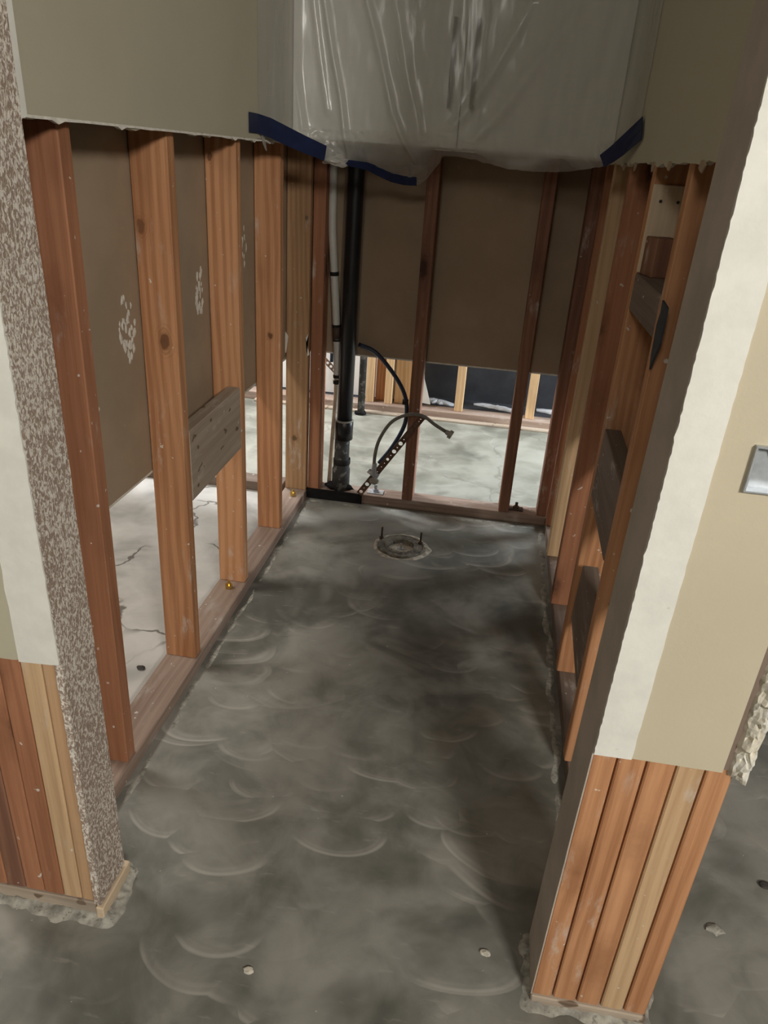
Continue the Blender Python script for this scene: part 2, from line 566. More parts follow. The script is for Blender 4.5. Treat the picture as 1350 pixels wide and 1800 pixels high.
def blob_bm(c, r, amp, seed, sub=2, squash=(1, 1, 1)):
    b = bmesh.new()
    bmesh.ops.create_icosphere(b, subdivisions=sub, radius=1)
    for v in b.verts:
        n = mnoise.noise(v.co * 1.7 + Vector((seed * 3.1, seed, 0)))
        v.co *= 1 + amp * n
        v.co = Vector((v.co.x * squash[0] * r, v.co.y * squash[1] * r, v.co.z * squash[2] * r)) + Vector(c)
    return b


# ------------------------------------------------------------------ floors
FL = Vector((-0.240, 2.440, 0))


def floor_with_hole(x0, x1, y0, y1):
    bm = bmesh.new()
    h = 0.15
    cx, cy = FL.x, FL.y
    xs = [x0, cx - h, cx + h, x1]
    ys = [y0, cy - h, cy + h, y1]
    V = [[bm.verts.new((x, y, 0)) for x in xs] for y in ys]
    for j in range(3):
        for i in range(3):
            if i == 1 and j == 1:
                continue
            bm.faces.new((V[j][i], V[j][i + 1], V[j + 1][i + 1], V[j + 1][i]))
    seg = 32
    R = 0.088
    ring = [bm.verts.new((cx + R * math.cos(2 * math.pi * k / seg + math.pi / 4), cy + R * math.sin(2 * math.pi * k / seg + math.pi / 4), 0)) for k in range(seg)]
    low = [bm.verts.new((v.co.x, v.co.y, -0.07)) for v in ring]
    corners = [V[2][2], V[2][1], V[1][1], V[1][2]]
    q = seg // 4
    for c in range(4):
        for k in range(q):
            a, b2 = ring[(c * q + k) % seg], ring[(c * q + k + 1) % seg]
            if k < q // 2:
                bm.faces.new((corners[c], b2, a))
            else:
                bm.faces.new((corners[(c + 1) % 4], b2, a))
            if k == q // 2:
                bm.faces.new((corners[c], corners[(c + 1) % 4], a))
    for k in range(seg):
        bm.faces.new((ring[k], ring[(k + 1) % seg], low[(k + 1) % seg], low[k]))
    bm.faces.new(low)
    return bm


floor = tag(from_bm('floor', floor_with_hole(-0.78, 3.0, 0.90, 2.84), M_FLOOR), 'grey ground concrete floor slab of the stripped alcove', 'floor', kind='structure')
bm = box_bm((-3.0, -3.0, -0.08), (3.0, 0.90, 0.0))
tag(from_bm('floor_front', bm, M_FLOOR), 'grey concrete floor in front of the alcove opening', 'floor', kind='structure')
bm = box_bm((-3.0, 0.90, -0.08), (-0.78, 2.84, 0.0))
tag(from_bm('floor_left', bm, M_FLOOR_PALE), 'pale concrete floor of the room behind the left studs', 'floor', kind='structure')
bm = box_bm((-3.0, 2.84, -0.08), (3.0, 4.40, 0.0))
tag(from_bm('floor_back', bm, M_FLOOR_FAR), 'bright concrete floor beyond the back studs', 'floor', kind='structure')


def ridge(name, parent, x0, x1, y0, y1, along, hgt, seed, mat):
    rnd = random.Random(seed)

    def fn(x, y):
        u = (x - x0) / (x1 - x0) if along == 'y' else (y - y0) / (y1 - y0)
        t = y if along == 'y' else x
        c = 0.5 + 0.24 * mnoise.noise(Vector((t * 9, seed, 0)))
        wv = 0.30 + 0.14 * mnoise.noise(Vector((t * 23, seed + 5, 0)))
        a = max(0.0, 1 - abs(u - c) / wv)
        n = 0.55 + 0.9 * mnoise.noise(Vector((x * 50, y * 18, seed)))
        return -0.0015 + hgt * a * max(0.12, n)
    nx, ny = (8, int((y1 - y0) / 0.012)) if along == 'y' else (int((x1 - x0) / 0.012), 8)
    return from_bm(name, height_bm(x0, x1, y0, y1, nx, ny, fn), mat, parent, ((x0 + x1) / 2, (y0 + y1) / 2, 0), True)


ridge('mortar_ridge', floor, -0.690, -0.645, 0.96, 2.76, 'y', 0.005, 2.0, M_MORTAR)
ridge('mortar_ridge', floor, 0.255, 0.305, 0.98, 2.74, 'y', 0.006, 7.0, M_MORTAR)
ridge('mortar_ridge', floor, -0.66, 0.28, 2.715, 2.772, 'x', 0.004, 12.0, M_MORTAR)


def skirt(name, parent, rx0, rx1, ry0, ry1, reach, hgt, seed, mat):
    def fn(x, y):
        dx = max(rx0 - x, 0, x - rx1)
        dy = max(ry0 - y, 0, y - ry1)
        d = math.hypot(dx, dy)
        n = mnoise.noise(Vector((x * 28, y * 28, seed)))
        n2 = mnoise.noise(Vector((x * 85, y * 85, seed + 3)))
        e = reach * (0.65 + 0.55 * n)
        return -0.002 + max(0.0, 1 - d / max(e, 0.004)) ** 0.7 * hgt * (0.7 + 0.5 * n2)
    p = reach * 1.3
    return from_bm(name, height_bm(rx0 - p, rx1 + p, ry0 - p, ry1 + p, 60, 50, fn), mat, parent, ((rx0 + rx1) / 2, (ry0 + ry1) / 2, 0), True)


skirt('mortar_lump', floor, -0.80, -0.575, 0.845, 0.94, 0.034, 0.016, 4, M_MORTAR)
skirt('mortar_lump', floor, 0.205, 0.40, 0.845, 0.955, 0.030, 0.012, 9, M_MORTAR)

# ------------------------------------------------------------------ outer shell
ZC = 2.5


def shell(name, lo, hi, mat, label, cat='wall'):
    return tag(from_bm(name, box_bm(lo, hi), mat), label, cat, kind='structure')


shell('ceiling', (-3, -3, ZC), (3, 4.4, ZC + 0.1), M_CEIL, 'plain white ceiling over the rooms', 'ceiling')
shell('wall_outer_left', (-3.1, -3, 0), (-3, 4.4, ZC), M_WALL, 'plain outer wall far to the left', 'wall')
shell('wall_outer_right', (3, -3, 0), (3.1, 4.4, ZC), M_WALL, 'plain outer wall far to the right', 'wall')
shell('wall_outer_near', (-3, -3.1, 0), (3, -3, ZC), M_WALL, 'plain wall behind the photographer', 'wall')

# ------------------------------------------------------------------ left wall
XL0, XL1 = -0.773, -0.690
wl = empty('wall_left', (-0.73, 1.9, 0), 'stripped stud wall along the left side of the alcove', 'wall', kind='structure')
beam('sill_plate', wl, (-0.775, 0.95, 0), (-0.685, 2.775, 0.038), W_PLATE, 'y')
SD = 0.037
for y, mt in ((1.178, W_RED), (1.575, W_FIR2), (1.988, W_FIR3), (2.387, W_FIR4)):
    beam('stud', wl, (XL0, y, 0.038), (XL1, y + SD, 2.46), mt)
beam('stud', wl, (XL0, 2.757, 0.038), (XL1 + 0.004, 2.757 + SD, 2.46), W_FIR5)
beam('blocking', wl, (-0.728, 1.614, 0.497), (-0.690, 1.986, 0.682), W_GREY, 'y', (0.022, 0, 0))
poly = [(0.932, ZC), (2.775, ZC)] + ragged((2.775, 1.326), (0.932, 1.320), 46, 0.0022, 5, 0.15)
from_bm('drywall_panel', prism_bm(poly, 'x', -0.6885, -0.676), M_PAINT_OLIVE, wl, (-0.682, 1.85, 1.32))
# torn white paper lip hanging along the cut
bm = bmesh.new()
rnd = random.Random(11)
prev = None
N = 90
for i in range(N + 1):
    y = 0.94 + (2.44 - 0.94) * i / N
    dz = 0.002 + 0.004 * max(0, mnoise.noise(Vector((y * 14, 0, 2)))) + (rnd.random() < 0.05) * 0.005
    a = bm.verts.new((-0.6755, y, 1.3235))
    b = bm.verts.new((-0.6745 + 0.002 * rnd.random(), y, 1.3215 - dz))
    c = bm.verts.new((-0.682, y, 1.3215 - dz * 0.8))
    if prev:
        bm.faces.new((prev[0], a, b, prev[1]))
        bm.faces.new((prev[1], b, c, prev[2]))
    prev = (a, b, c)
tag(from_bm('torn_edge', bm, M_GYPSUM, wl, (-0.676, 1.7, 1.32)), 'white torn drywall edge')
poly = [(0.90, ZC), (2.87, ZC)] + ragged((2.87, 0.585), (0.90, 0.578), 60, 0.0012, 8)
from_bm('rear_drywall_panel', prism_bm(poly, 'x', -0.787, -0.7755), M_KRAFT, wl, (-0.78, 1.9, 0.58))
beam('cut_edge', wl, (-0.7872, 0.92, 0.574), (-0.7753, 2.85, 0.580), M_GYPSUM, 'y', bev=0.0005)
# pale plaster splotches squeezed through onto the paper backing
for ci, (cy, cz, ry, rz, n) in enumerate(((1.515, 0.930, 0.040, 0.075, 30), (1.925, 0.950, 0.034, 0.065, 32), (1.767, 1.018, 0.020, 0.018, 6), (2.296, 1.02, 0.030, 0.09, 12), (1.345, 0.80, 0.02, 0.04, 5))):
    rnd = random.Random(70 + ci)
    bm = bmesh.new()
    for q in range(n):
        a_, rr = rnd.uniform(0, 6.28), rnd.random() ** 0.5
        py, pz = cy + ry * rr * math.cos(a_), cz + rz * rr * math.sin(a_)
        s0 = rnd.uniform(0.004, 0.012)
        ring = []
        for kk in range(8):
            an = kk * math.pi / 4
            rad = s0 * rnd.uniform(0.5, 1.2)
            ring.append((py + rad * 0.8 * math.cos(an), pz + rad * 1.3 * math.sin(an)))
        top = bm.verts.new((-0.7742, py, pz))
        vs = [bm.verts.new((-0.7754, *p)) for p in ring]
        for kk in range(8):
            bm.faces.new((vs[kk], vs[(kk + 1) % 8], top))
    tag(from_bm('plaster_splotch', bm, M_GYPSUM, wl, (-0.775, cy, cz)), 'pale plaster splotches')
# brass anchor nuts on the plate
for (x, y) in ((-0.727, 1.945), (-0.722, 2.690)):
    b = tube_bm([(x, y, 0.037), (x, y, 0.052)], 0.012, 6)
    tube_bm([(x, y, 0.05), (x, y, 0.064)], 0.005, 8, b)
    tag(from_bm('anchor_nut', b, M_BRASS, wl, (x, y, 0.038)), 'small brass anchor nut')
# white paper flaps on the corner stud
for j, (x, z, s) in enumerate(((-0.776, 0.655, -1), (-0.684, 0.655, 1))):
    pts = [(x, z + 0.03), (x + 0.012 * s * -1, z + 0.012), (x + 0.004, z - 0.05), (x - 0.006, z - 0.058), (x - 0.008, z)]
    from_bm('paper_shred', prism_bm(pts, 'y', 2.7545, 2.757), M_PAPERBIT, wl, (x, 2.755, z))

# ------------------------------------------------------------------ front left jamb
wfl = empty('wall_front_left', (-0.68, 0.89, 0), 'front wall end on the left with speckled torn jamb and bare studs', 'wall', kind='structure')
KL = -0.0105


def lean_beam(name, parent, lo, hi, mat, k, axis='z'):
    o = beam(name, parent, lo, hi, mat, axis)
    zc = (lo[2] + hi[2]) / 2
    o.location.x += k * zc
    o.rotation_euler.y += math.atan(k)
    return o


xs = -0.588
for mt, wd in ((W_KNOT, 0.030), (W_TAN, 0.036), (W_RED, 0.038), (W_RED, 0.037), (W_DARK, 0.037), (W_RED, 0.037)):
    lean_beam('stud', wfl, (xs - wd + 0.0016, 0.848, 0.036), (xs, 0.930, 2.46), mt, KL)
    xs -= wd
beam('sill_plate', wfl, (-0.80, 0.846, 0), (-0.588, 0.932, 0.034), W_GREY, 'x')
for x in (-1.2, -1.6, -2.0, -2.4):
    beam('stud', wfl, (x - 0.037, 0.848, 0.036), (x, 0.930, 2.46), W_FIR)
beam('sill_plate', wfl, (-3.0, 0.846, 0), (-0.80, 0.932, 0.034), W_GREY, 'x')
poly = [(-3.0, ZC), (-0.586, ZC)] + ragged((-0.586, 0.581), (-0.70, 0.577), 12, 0.0012, 4) + [(-3.0, 0.578)]
from_bm('drywall_panel', shear_bm(prism_bm(poly, 'y', 0.834, 0.8465), KL), M_PAINT_OLIVE, wfl, (-0.7, 0.84, 0.58))
poly = ragged((-0.575, 2.46), (-0.575, 0.583), 240, 0.0009, 6) + [(-0.588, 0.581), (-0.6405, 0.578)] + ragged((-0.6405, 0.580), (-0.641, 2.46), 60, 0.0012, 9)
tag(from_bm('compound_strip', shear_bm(prism_bm(poly, 'y', 0.8315, 0.8345), KL), M_COMPOUND, wfl, (-0.61, 0.833, 0.58)), 'white joint compound strip')
poly = [(0.8345, 2.46)] + ragged((0.8345, 2.46), (0.840, 0.040), 260, 0.0012, 10)[1:] + ragged((0.931, 0.040), (0.931, 2.46), 80, 0.0010, 13)
tag(from_bm('jamb_face', shear_bm(prism_bm(poly, 'x', -0.5875, -0.5755), KL), M_TORN, wfl, (-0.58, 0.88, 0.04)), 'speckled torn paper face of the jamb')
beam('base_strip', wfl, (-0.587, 0.838, 0.0), (-0.572, 0.945, 0.034), W_PALE, 'y')
poly = [(0.932, ZC), (0.945, ZC)] + ragged((0.945, 1.32), (0.932, 1.314), 4, 0.001, 2)
tag(from_bm('corner_bead', shear_bm(prism_bm(poly, 'x', -0.690, -0.5765), KL), M_COMPOUND, wfl, (-0.65, 0.94, 1.32)), 'white plastered corner edge')

# ------------------------------------------------------------------ right wall
XR0, XR1 = 0.290, 0.372
wr = empty('wall_right', (0.33, 1.9, 0), 'stripped stud wall along the right side of the alcove', 'wall', kind='structure')
beam('sill_plate', wr, (0.298, 0.96, 0), (0.385, 2.775, 0.038), W_BLOCK, 'y')
for y, mt in ((1.405, W_FIR), (1.757, W_FIR), (2.115, W_RED), (2.445, W_TAN)):
    beam('stud', wr, (XR0, y, 0.038), (XR1, y + SD, 2.46), mt)
beam('stud', wr, (XR0 + 0.006, 2.70, 0.038), (XR1, 2.70 + SD, 2.46), W_RED)
beam('blocking', wr, (0.290, 1.444, 0.565), (0.328, 1.755, 0.745), W_BLOCK, 'y', (0.06, 0, 0))
beam('blocking', wr, (0.290, 1.444, 1.030), (0.372, 1.755, 1.108), W_BLOCK, 'y')
beam('blocking', wr, (0.292, 1.444, 0.230), (0.330, 1.700, 0.400), W_BLOCK, 'y', (0.14, 0, 0))
beam('short_block', wr, (0.301, 1.690, 1.108), (0.352, 1.748, 1.186), W_DARK, 'z', (0, 0, 0.25))
# pale scab board with two dark screw holes
sc = beam('scab_board', wr, (0.291, 1.749, 1.110), (0.362, 1.757, 1.286), W_PALE, 'z')
tag(sc, 'pale new pine scab board')
for x in (0.310, 0.345):
    from_bm('screw_hole', tube_bm([(x, 1.7465, 1.254), (x, 1.750, 1.254)], 0.0032, 10), M_HANDLE, sc, (x, 1.748, 1.254))
poly = [(0.957, ZC), (2.775, ZC)] + ragged((2.775, 1.326), (0.957, 1.322), 60, 0.0035, 15, 0.12)
from_bm('drywall_panel', prism_bm(poly, 'x', 0.279, 0.2905), M_PAINT_OLIVE, wr, (0.285, 1.85, 1.32))
rnd = random.Random(31)
for i in range(5):
    y = 1.32 + 0.21 * i + rnd.uniform(-0.04, 0.04)
    pts = [(y, 1.326), (y + 0.022, 1.327), (y + 0.030, 1.316), (y + 0.020, 1.313 - rnd.uniform(0, 0.008)), (y + 0.004, 1.311 - rnd.uniform(0, 0.006)), (y - 0.012, 1.319)]
    from_bm('paper_shred', prism_bm(pts, 'x', 0.2775, 0.2795), M_KRAFT, wr, (0.278, y, 1.32))
poly = [(0.852, ZC), (2.872, ZC)] + ragged((2.872, 0.60), (0.852, 0.576), 60, 0.002, 16)
from_bm('rear_drywall_panel', prism_bm(poly, 'x', 0.3745, 0.387), M_KRAFT, wr, (0.38, 1.9, 0.58))
poly = ragged((1.37, 1.085), (1.395, 1.06), 5, 0.004, 2) + ragged((1.40, 1.0), (1.36, 1.02), 5, 0.006, 3)
tag(from_bm('vapor_paper_scrap', prism_bm([(1.355, 1.10), (1.405, 1.105), (1.40, 1.085), (1.41, 1.06), (1.402, 1.01), (1.39, 0.985), (1.35, 1.04)], 'x', 0.286, 0.2895), M_FELT, wr, (0.288, 1.38, 1.04)), 'torn black building paper scrap')
for (z, mt) in ((0.70, M_PAPERBIT), (1.0, M_PAPERBIT), (0.48, M_HANDLE)):
    from_bm('nail_head', tube_bm([(0.315, 1.402, z), (0.315, 1.4055, z)], 0.0042, 10), mt, wr, (0.315, 1.404, z))

# ------------------------------------------------------------------ front right jamb
wfr = empty('wall_front_right', (0.30, 0.89, 0), 'front wall end on the right with beige paint above five bare studs', 'wall', kind='structure')
KR = 0.0125
xs = 0.2045
for mt, wd in ((W_FIR, 0.036), (W_FIR, 0.040), (W_FIR, 0.040), (W_TAN, 0.039), (W_FIR, 0.038)):
    lean_beam('stud', wfr, (xs, 0.846, 0.020), (xs + wd - 0.0030, 0.930, 2.46), mt, KR)
    xs += wd
beam('sill_plate', wfr, (0.204, 0.842, 0), (0.396, 0.93, 0.020), W_GREY, 'x')
BX0, BX1, BZ0, BZ1 = 0.288, 0.350, 0.985, 1.040
# front board built round the electrical box opening
poly = [(0.205, ZC), (0.3735, ZC)] + [(0.3735, 0.5755)] + ragged((0.3735, 0.5755), (0.205, 0.5735), 18, 0.0010, 21)[1:]
bm = bmesh.new()
for (a, b_, c, d) in ((0.205, BX0, 0.5745, ZC), (BX0, BX1, 0.5745, BZ0), (BX0, BX1, BZ1, ZC), (BX1, 0.3735, 0.5745, ZC)):
    box_bm((a, 0.8335, c), (b_, 0.846, d), bm=bm)
from_bm('drywall_panel', shear_bm(bm, KR), M_PAINT, wfr, (0.29, 0.84, 0.575))
poly = ragged((0.2018, 0.5735), (0.2018, 2.46), 300, 0.0006, 22, 0.02) + ragged((0.2515, 2.46), (0.2525, 0.5745), 160, 0.0005, 23, 0.02)
tag(from_bm('compound_strip', shear_bm(prism_bm(poly, 'y', 0.8310, 0.8337), KR), M_COMPOUND, wfr, (0.228, 0.832, 0.575)), 'bright white joint compound strip')
poly = ragged((0.8340, 2.46), (0.8440, 0.0215), 60, 0.0006, 24) + ragged((0.955, 0.0215), (0.948, 2.46), 60, 0.0006, 25)
tag(from_bm('jamb_face', shear_bm(prism_bm(poly, 'x', 0.2022, 0.2044), KR), M_JAMB_PAPER, wfr, (0.2, 0.9, 0.02)), 'grey brown paper face of the jamb')
# outer corner: crumbling texture, dark gap between
NZ, NXc = 150, 9
bm = bmesh.new()
g = []
for j in range(NZ + 1):
    z = 0.566 + (1.60 - 0.566) * j / NZ
    row = []
    lft = 0.3860 + 0.0045 * mnoise.noise(Vector((0, 0, z * 40))) + 0.002 * mnoise.noise(Vector((3, 0, z * 120)))
    rgt = 0.4160 + 0.006 * mnoise.noise(Vector((9, 0, z * 30))) + 0.004 * mnoise.noise(Vector((9, 4, z * 110)))
    for i in range(NXc + 1):
        u = i / NXc
        x = lft + (rgt - lft) * u
        e = math.sin(math.pi * min(1, max(0, u)))
        y = 0.846 - 0.016 * (e ** 0.5) - (0.008 * mnoise.noise(Vector((x * 90, 2, z * 55))) + 0.007 * mnoise.noise(Vector((x * 230, 7, z * 170)))) * (0.3 + e)
        row.append(bm.verts.new((x, y, z + 0.003 * mnoise.noise(Vector((x * 100, 5, z * 20))))))
    row.append(bm.verts.new((rgt, 0.905, z)))
    row.insert(0, bm.verts.new((lft, 0.905, z)))
    g.append(row)
for j in range(NZ):
    for i in range(len(g[0]) - 1):
        bm.faces.new((g[j][i], g[j][i + 1], g[j + 1][i + 1], g[j + 1][i]))
bm.faces.new(g[0])
tag(from_bm('crumbled_corner', shear_bm(bm, KR * 0.6), M_CRUMB, wfr, (0.4, 0.86, 0.57), False), 'crumbling cream texture plaster on the corner')
lean_beam('backing_strip', wfr, (0.3740, 0.8420, 0.572), (0.3860, 0.8475, 2.46), W_BLOCK, KR)
# recessed metal electrical box
eb = empty('electrical_box', (0.33, 0.84, 0.985), 'galvanised metal electrical box in beige wall at right edge', 'electrical box')
k = KR * 1.01
o = 0.002
bm = bmesh.new()
Y0, Y1 = 0.8265, 0.8450
for lo, hi in (((BX0, Y0, BZ0), (BX0 + o, Y1, BZ1)), ((BX1 - o, Y0, BZ0), (BX1, Y1, BZ1)), ((BX0 + o, Y0, BZ0), (BX1 - o, Y1, BZ0 + o)), ((BX0 + o, Y0, BZ1 - o), (BX1 - o, Y1, BZ1)), ((BX0 + o, Y1 - 0.002, BZ0 + o), (BX1 - o, Y1, BZ1 - o))):
    box_bm(lo, hi, bm=bm)
from_bm('metal_box', shear_bm(bm, KR), M_STEEL, eb, (0.33, 0.84, 0.985))
from_bm('cable', tube_bm(smooth_path([(0.322, 0.841, 1.036), (0.333, 0.836, 1.022), (0.345, 0.838, 1.006), (0.352, 0.842, 0.996)], 5), 0.0045, 10), M_ABS, eb, (0.33, 0.84, 1.0), True)
from_bm('wire', tube_bm(smooth_path([(0.330, 0.841, 1.036), (0.343, 0.834, 1.027), (0.356, 0.838, 1.015)], 5), 0.0035, 10), M_COMPOUND, eb, (0.34, 0.84, 1.0), True)

# ------------------------------------------------------------------ back wall
YB0, YB1 = 2.777, 2.859
wb = empty('wall_back', (-0.2, 2.82, 0), 'stripped stud wall closing the back of the alcove', 'wall', kind='structure')
beam('sill_plate', wb, (-0.775, 2.776, 0), (0.39, 2.862, 0.040), W_PLATE, 'x')
beam('sill_plate', wb, (-3.0, 2.776, 0), (-0.792, 2.862, 0.040), W_BLOCK, 'x')
beam('sill_plate', wb, (0.40, 2.776, 0), (3.0, 2.862, 0.040), W_BLOCK, 'x')
for x0, x1, mt in ((-0.682, -0.637, W_RED), (-0.287, -0.243, W_DARK), (0.108, 0.150, W_DARK), (0.262, 0.302, W_DARK)):
    beam('stud', wb, (x0, YB0, 0.040), (x1, YB1, 2.46), mt)
for x in (-1.5, -1.9, -2.3, -2.7, 0.8, 1.2, 1.6, 2.0):
    beam('stud', wb, (x, YB0, 0.040), (x + 0.037, YB1, 2.46), W_FIR)
poly = [(-3.0, ZC), (3.0, ZC), (3.0, 0.60)] + ragged((0.6, 0.601), (-0.7, 0.597), 40, 0.0012, 41) + [(-3.0, 0.597)]
from_bm('rear_drywall_panel', prism_bm(poly, 'y', 2.8605, 2.8725), M_KRAFT, wb, (-0.2, 2.866, 0.6))
beam('cut_edge', wb, (-0.76, 2.8603, 0.5925), (0.36, 2.8728, 0.5985), M_GYPSUM, 'x', bev=0.0005)
from_bm('drywall_panel', box_bm((-0.675, 2.764, 1.345), (0.278, 2.7765, ZC)), M_PAINT_OLIVE, wb, (-0.2, 2.77, 1.35))
from_bm('tar_patch', shear_bm(box_bm((-0.690, 2.766, 0.001), (-0.452, 2.7775, 0.043), 0.002), 0), M_TAR, wb, (-0.57, 2.77, 0.0))
b = bmesh.new()
box_bm((0.148, 2.80, 0.040), (0.208, 2.838, 0.044), bm=b)
tube_bm([(0.180, 2.818, 0.04), (0.180, 2.818, 0.070)], 0.006, 8, b)
tube_bm([(0.180, 2.818, 0.044), (0.180, 2.818, 0.054)], 0.012, 6, b)
tag(from_bm('anchor_bolt', b, M_RUST, wb, (0.18, 2.818, 0.04)), 'rusty anchor bolt with plate washer')
b = bmesh.new()
box_bm((-0.435, 2.795, 0.040), (-0.368, 2.838, 0.044), bm=b)
tube_bm([(-0.402, 2.816, 0.044), (-0.402, 2.816, 0.075)], 0.007, 8, b)
tube_bm([(-0.402, 2.816, 0.044), (-0.402, 2.816, 0.056)], 0.013, 6, b)
tag(from_bm('anchor_bolt', b, M_STEEL, wb, (-0.40, 2.816, 0.04)), 'steel anchor bolt with plate washer')

# ------------------------------------------------------------------ plumbing in the back wall
vp = empty('drain_pipe', (-0.553, 2.815, 0.04), 'thick black plastic drain pipe standing in the back wall', 'pipe')
from_bm('pipe', tube_bm([(-0.546, 2.815, 0.30), (-0.5425, 2.815, 0.9), (-0.536, 2.815, 1.7), (-0.535, 2.815, 2.45)], 0.0305, 28), M_ABS, vp, (-0.54, 2.815, 0.3), True)
from_bm('collar', lathe_bm([(0.0, 0.0), (0.036, 0.0), (0.0365, 0.075), (0.031, 0.079), (0.0, 0.079)], (-0.5455, 2.815, 0.262), 28), M_ABS, vp, (-0.545, 2.815, 0.26), True)
from_bm('collar_rim', lathe_bm([(0.0312, 0.0), (0.0372, 0.0), (0.0372, 0.005), (0.0312, 0.006)], (-0.5455, 2.815, 0.337), 28), M_NUT, vp, (-0.545, 2.815, 0.337), True)
from_bm('lower_pipe', lathe_bm([(0.0, 0.0), (0.037, 0.0), (0.0365, 0.10), (0.0335, 0.105), (0.0335, 0.135), (0.0305, 0.14), (0.0305, 0.24), (0, 0.24)], (-0.551, 2.815, 0.03), 28), M_IRON, vp, (-0.551, 2.815, 0.03), True)
from_bm('band', lathe_bm([(0.034, 0.0), (0.0352, 0.002), (0.0352, 0.022), (0.034, 0.024)], (-0.5495, 2.815, 0.152), 28), M_BLACKBAND, vp, (-0.549, 2.815, 0.15), True)
tag(from_bm('tar_lump', blob_bm((-0.560, 2.805, 0.050), 0.045, 0.55, 3, 3, (1.2, 0.5, 0.42)), M_TAR, vp, (-0.565, 2.81, 0.04), True), 'black tar lump at the foot')

wp = empty('water_pipe', (-0.59, 2.80, 0.05), 'thin bowed white water pipe left of the black drain pipe', 'pipe')
pts = smooth_path([(-0.628, 2.838, 2.40), (-0.628, 2.838, 1.5), (-0.627, 2.838, 1.266), (-0.624, 2.838, 1.061), (-0.612, 2.838, 0.904), (-0.594, 2.838, 0.675), (-0.586, 2.838, 0.50)], 8)
from_bm('pipe', tube_bm(pts, 0.0145, 18), M_PVC, wp, (-0.6, 2.838, 0.5), True)
pts = smooth_path([(-0.590, 2.842, 0.52), (-0.590, 2.848, 0.42), (-0.598, 2.85, 0.25), (-0.606, 2.85, 0.041)], 6)
tag(from_bm('lower_pipe', tube_bm(pts, 0.0105, 16), M_CPVC, wp, (-0.585, 2.838, 0.05), True), 'speckled tan lower pipe')


def ringband(parent, name, c, r, h, mat, tx=0.0):
    c = Vector(c)
    d = Vector((tx, 0, 1)).normalized() * h / 2
    return from_bm(name, tube_bm([c - d, c + d], r, 18), mat, parent, c, True)


ringband(wp, 'band', (-0.611, 2.838, 0.898), 0.0165, 0.014, M_BLACKBAND, -0.07)
ringband(wp, 'band', (-0.5965, 2.838, 0.706), 0.0165, 0.010, M_BLACKBAND, -0.07)
ringband(wp, 'coupling', (-0.594, 2.838, 0.680), 0.0168, 0.045, M_RUST, -0.07)
ringband(wp, 'band', (-0.592, 2.838, 0.652), 0.0168, 0.008, M_BLACKBAND, -0.06)
ringband(wp, 'band', (-0.5865, 2.838, 0.510), 0.0165, 0.012, M_BLACKBAND, -0.05)
ringband(wp, 'band', (-0.5855, 2.838, 0.487), 0.0165, 0.014, M_BLACKBAND, -0.05)

px = smooth_path([(-0.506, 2.838, 0.643), (-0.438, 2.832, 0.620), (-0.366, 2.83, 0.549), (-0.316, 2.83, 0.474), (-0.300, 2.83, 0.406), (-0.306, 2.83, 0.334), (-0.346, 2.825, 0.245), (-0.395, 2.815, 0.172)], 6)
pe = empty('water_tube', (-0.31, 2.83, 0.05), 'dark blue plastic tube arching out from behind the drain pipe', 'tube')
from_bm('tube', tube_bm(px, 0.0085, 14), M_PEX, pe, (-0.35, 2.83, 0.3), True)
from_bm('clip', tube_bm([(-0.318, 2.83, 0.437), (-0.296, 2.83, 0.437)], 0.012, 10), M_BLACKBAND, pe, (-0.30, 2.83, 0.437))

# perforated strap
st = empty('perforated_strap', (-0.455, 2.772, 0.045), 'rusty perforated steel strap leaning across the back wall', 'strap')


def strap_bm(p, q, width, nrm, thick, cells):
    """cells: list of (length, hole radius)"""
    p, q, nrm = Vector(p), Vector(q), Vector(nrm).normalized()
    d = (q - p).normalized()
    s = d.cross(nrm).normalized()
    b = bmesh.new()
    pos = 0.0
    hw = width / 2
    for ln, r in cells:
        cen = p + d * (pos + ln / 2)
        out, inn = [], []
        seg = 16
        for k_ in range(seg):
            a = 2 * math.pi * k_ / seg + math.pi / seg
            ca, sa = math.cos(a), math.sin(a)
            f = min((ln / 2) / max(abs(ca), 1e-6), hw / max(abs(sa), 1e-6))
            out.append((ca * f, sa * f))
            inn.append((ca * r, sa * r))
        cs = [(ln / 2, hw), (-ln / 2, hw), (-ln / 2, -hw), (ln / 2, -hw)]
        layers = []
        for off in (0, thick):
            def P3(t):
                return b.verts.new(cen + d * t[0] + s * t[1] + nrm * off)
            O = [P3(t) for t in out]
            I = [P3(t) for t in inn]
            Cn = [P3(t) for t in cs]
            for k_ in range(seg):
                b.faces.new((O[k_], O[(k_ + 1) % seg], I[(k_ + 1) % seg], I[k_]))
            for ci, c in enumerate(cs):
                # corner triangle between the two samples around the corner
                ang = math.atan2(c[1], c[0]) % (2 * math.pi)
                k0 = int((ang - math.pi / seg) / (2 * math.pi / seg)) % seg
                b.faces.new((O[k0], Cn[ci], O[(k0 + 1) % seg]))
            layers.append((O, I))
        for k_ in range(seg):
            b.faces.new((layers[0][1][k_], layers[0][1][(k_ + 1) % seg], layers[1][1][(k_ + 1) % seg], layers[1][1][k_]))
        pos += ln
    L = pos
    for sgn in (-1, 1):
        vs = [b.verts.new(p + d * t + s * (hw * sgn) + nrm * o_) for t, o_ in ((0, 0), (L, 0), (L, thick), (0, thick))]
        b.faces.new(vs)
    bmesh.ops.remove_doubles(b, verts=b.verts, dist=0.00005)
    return b


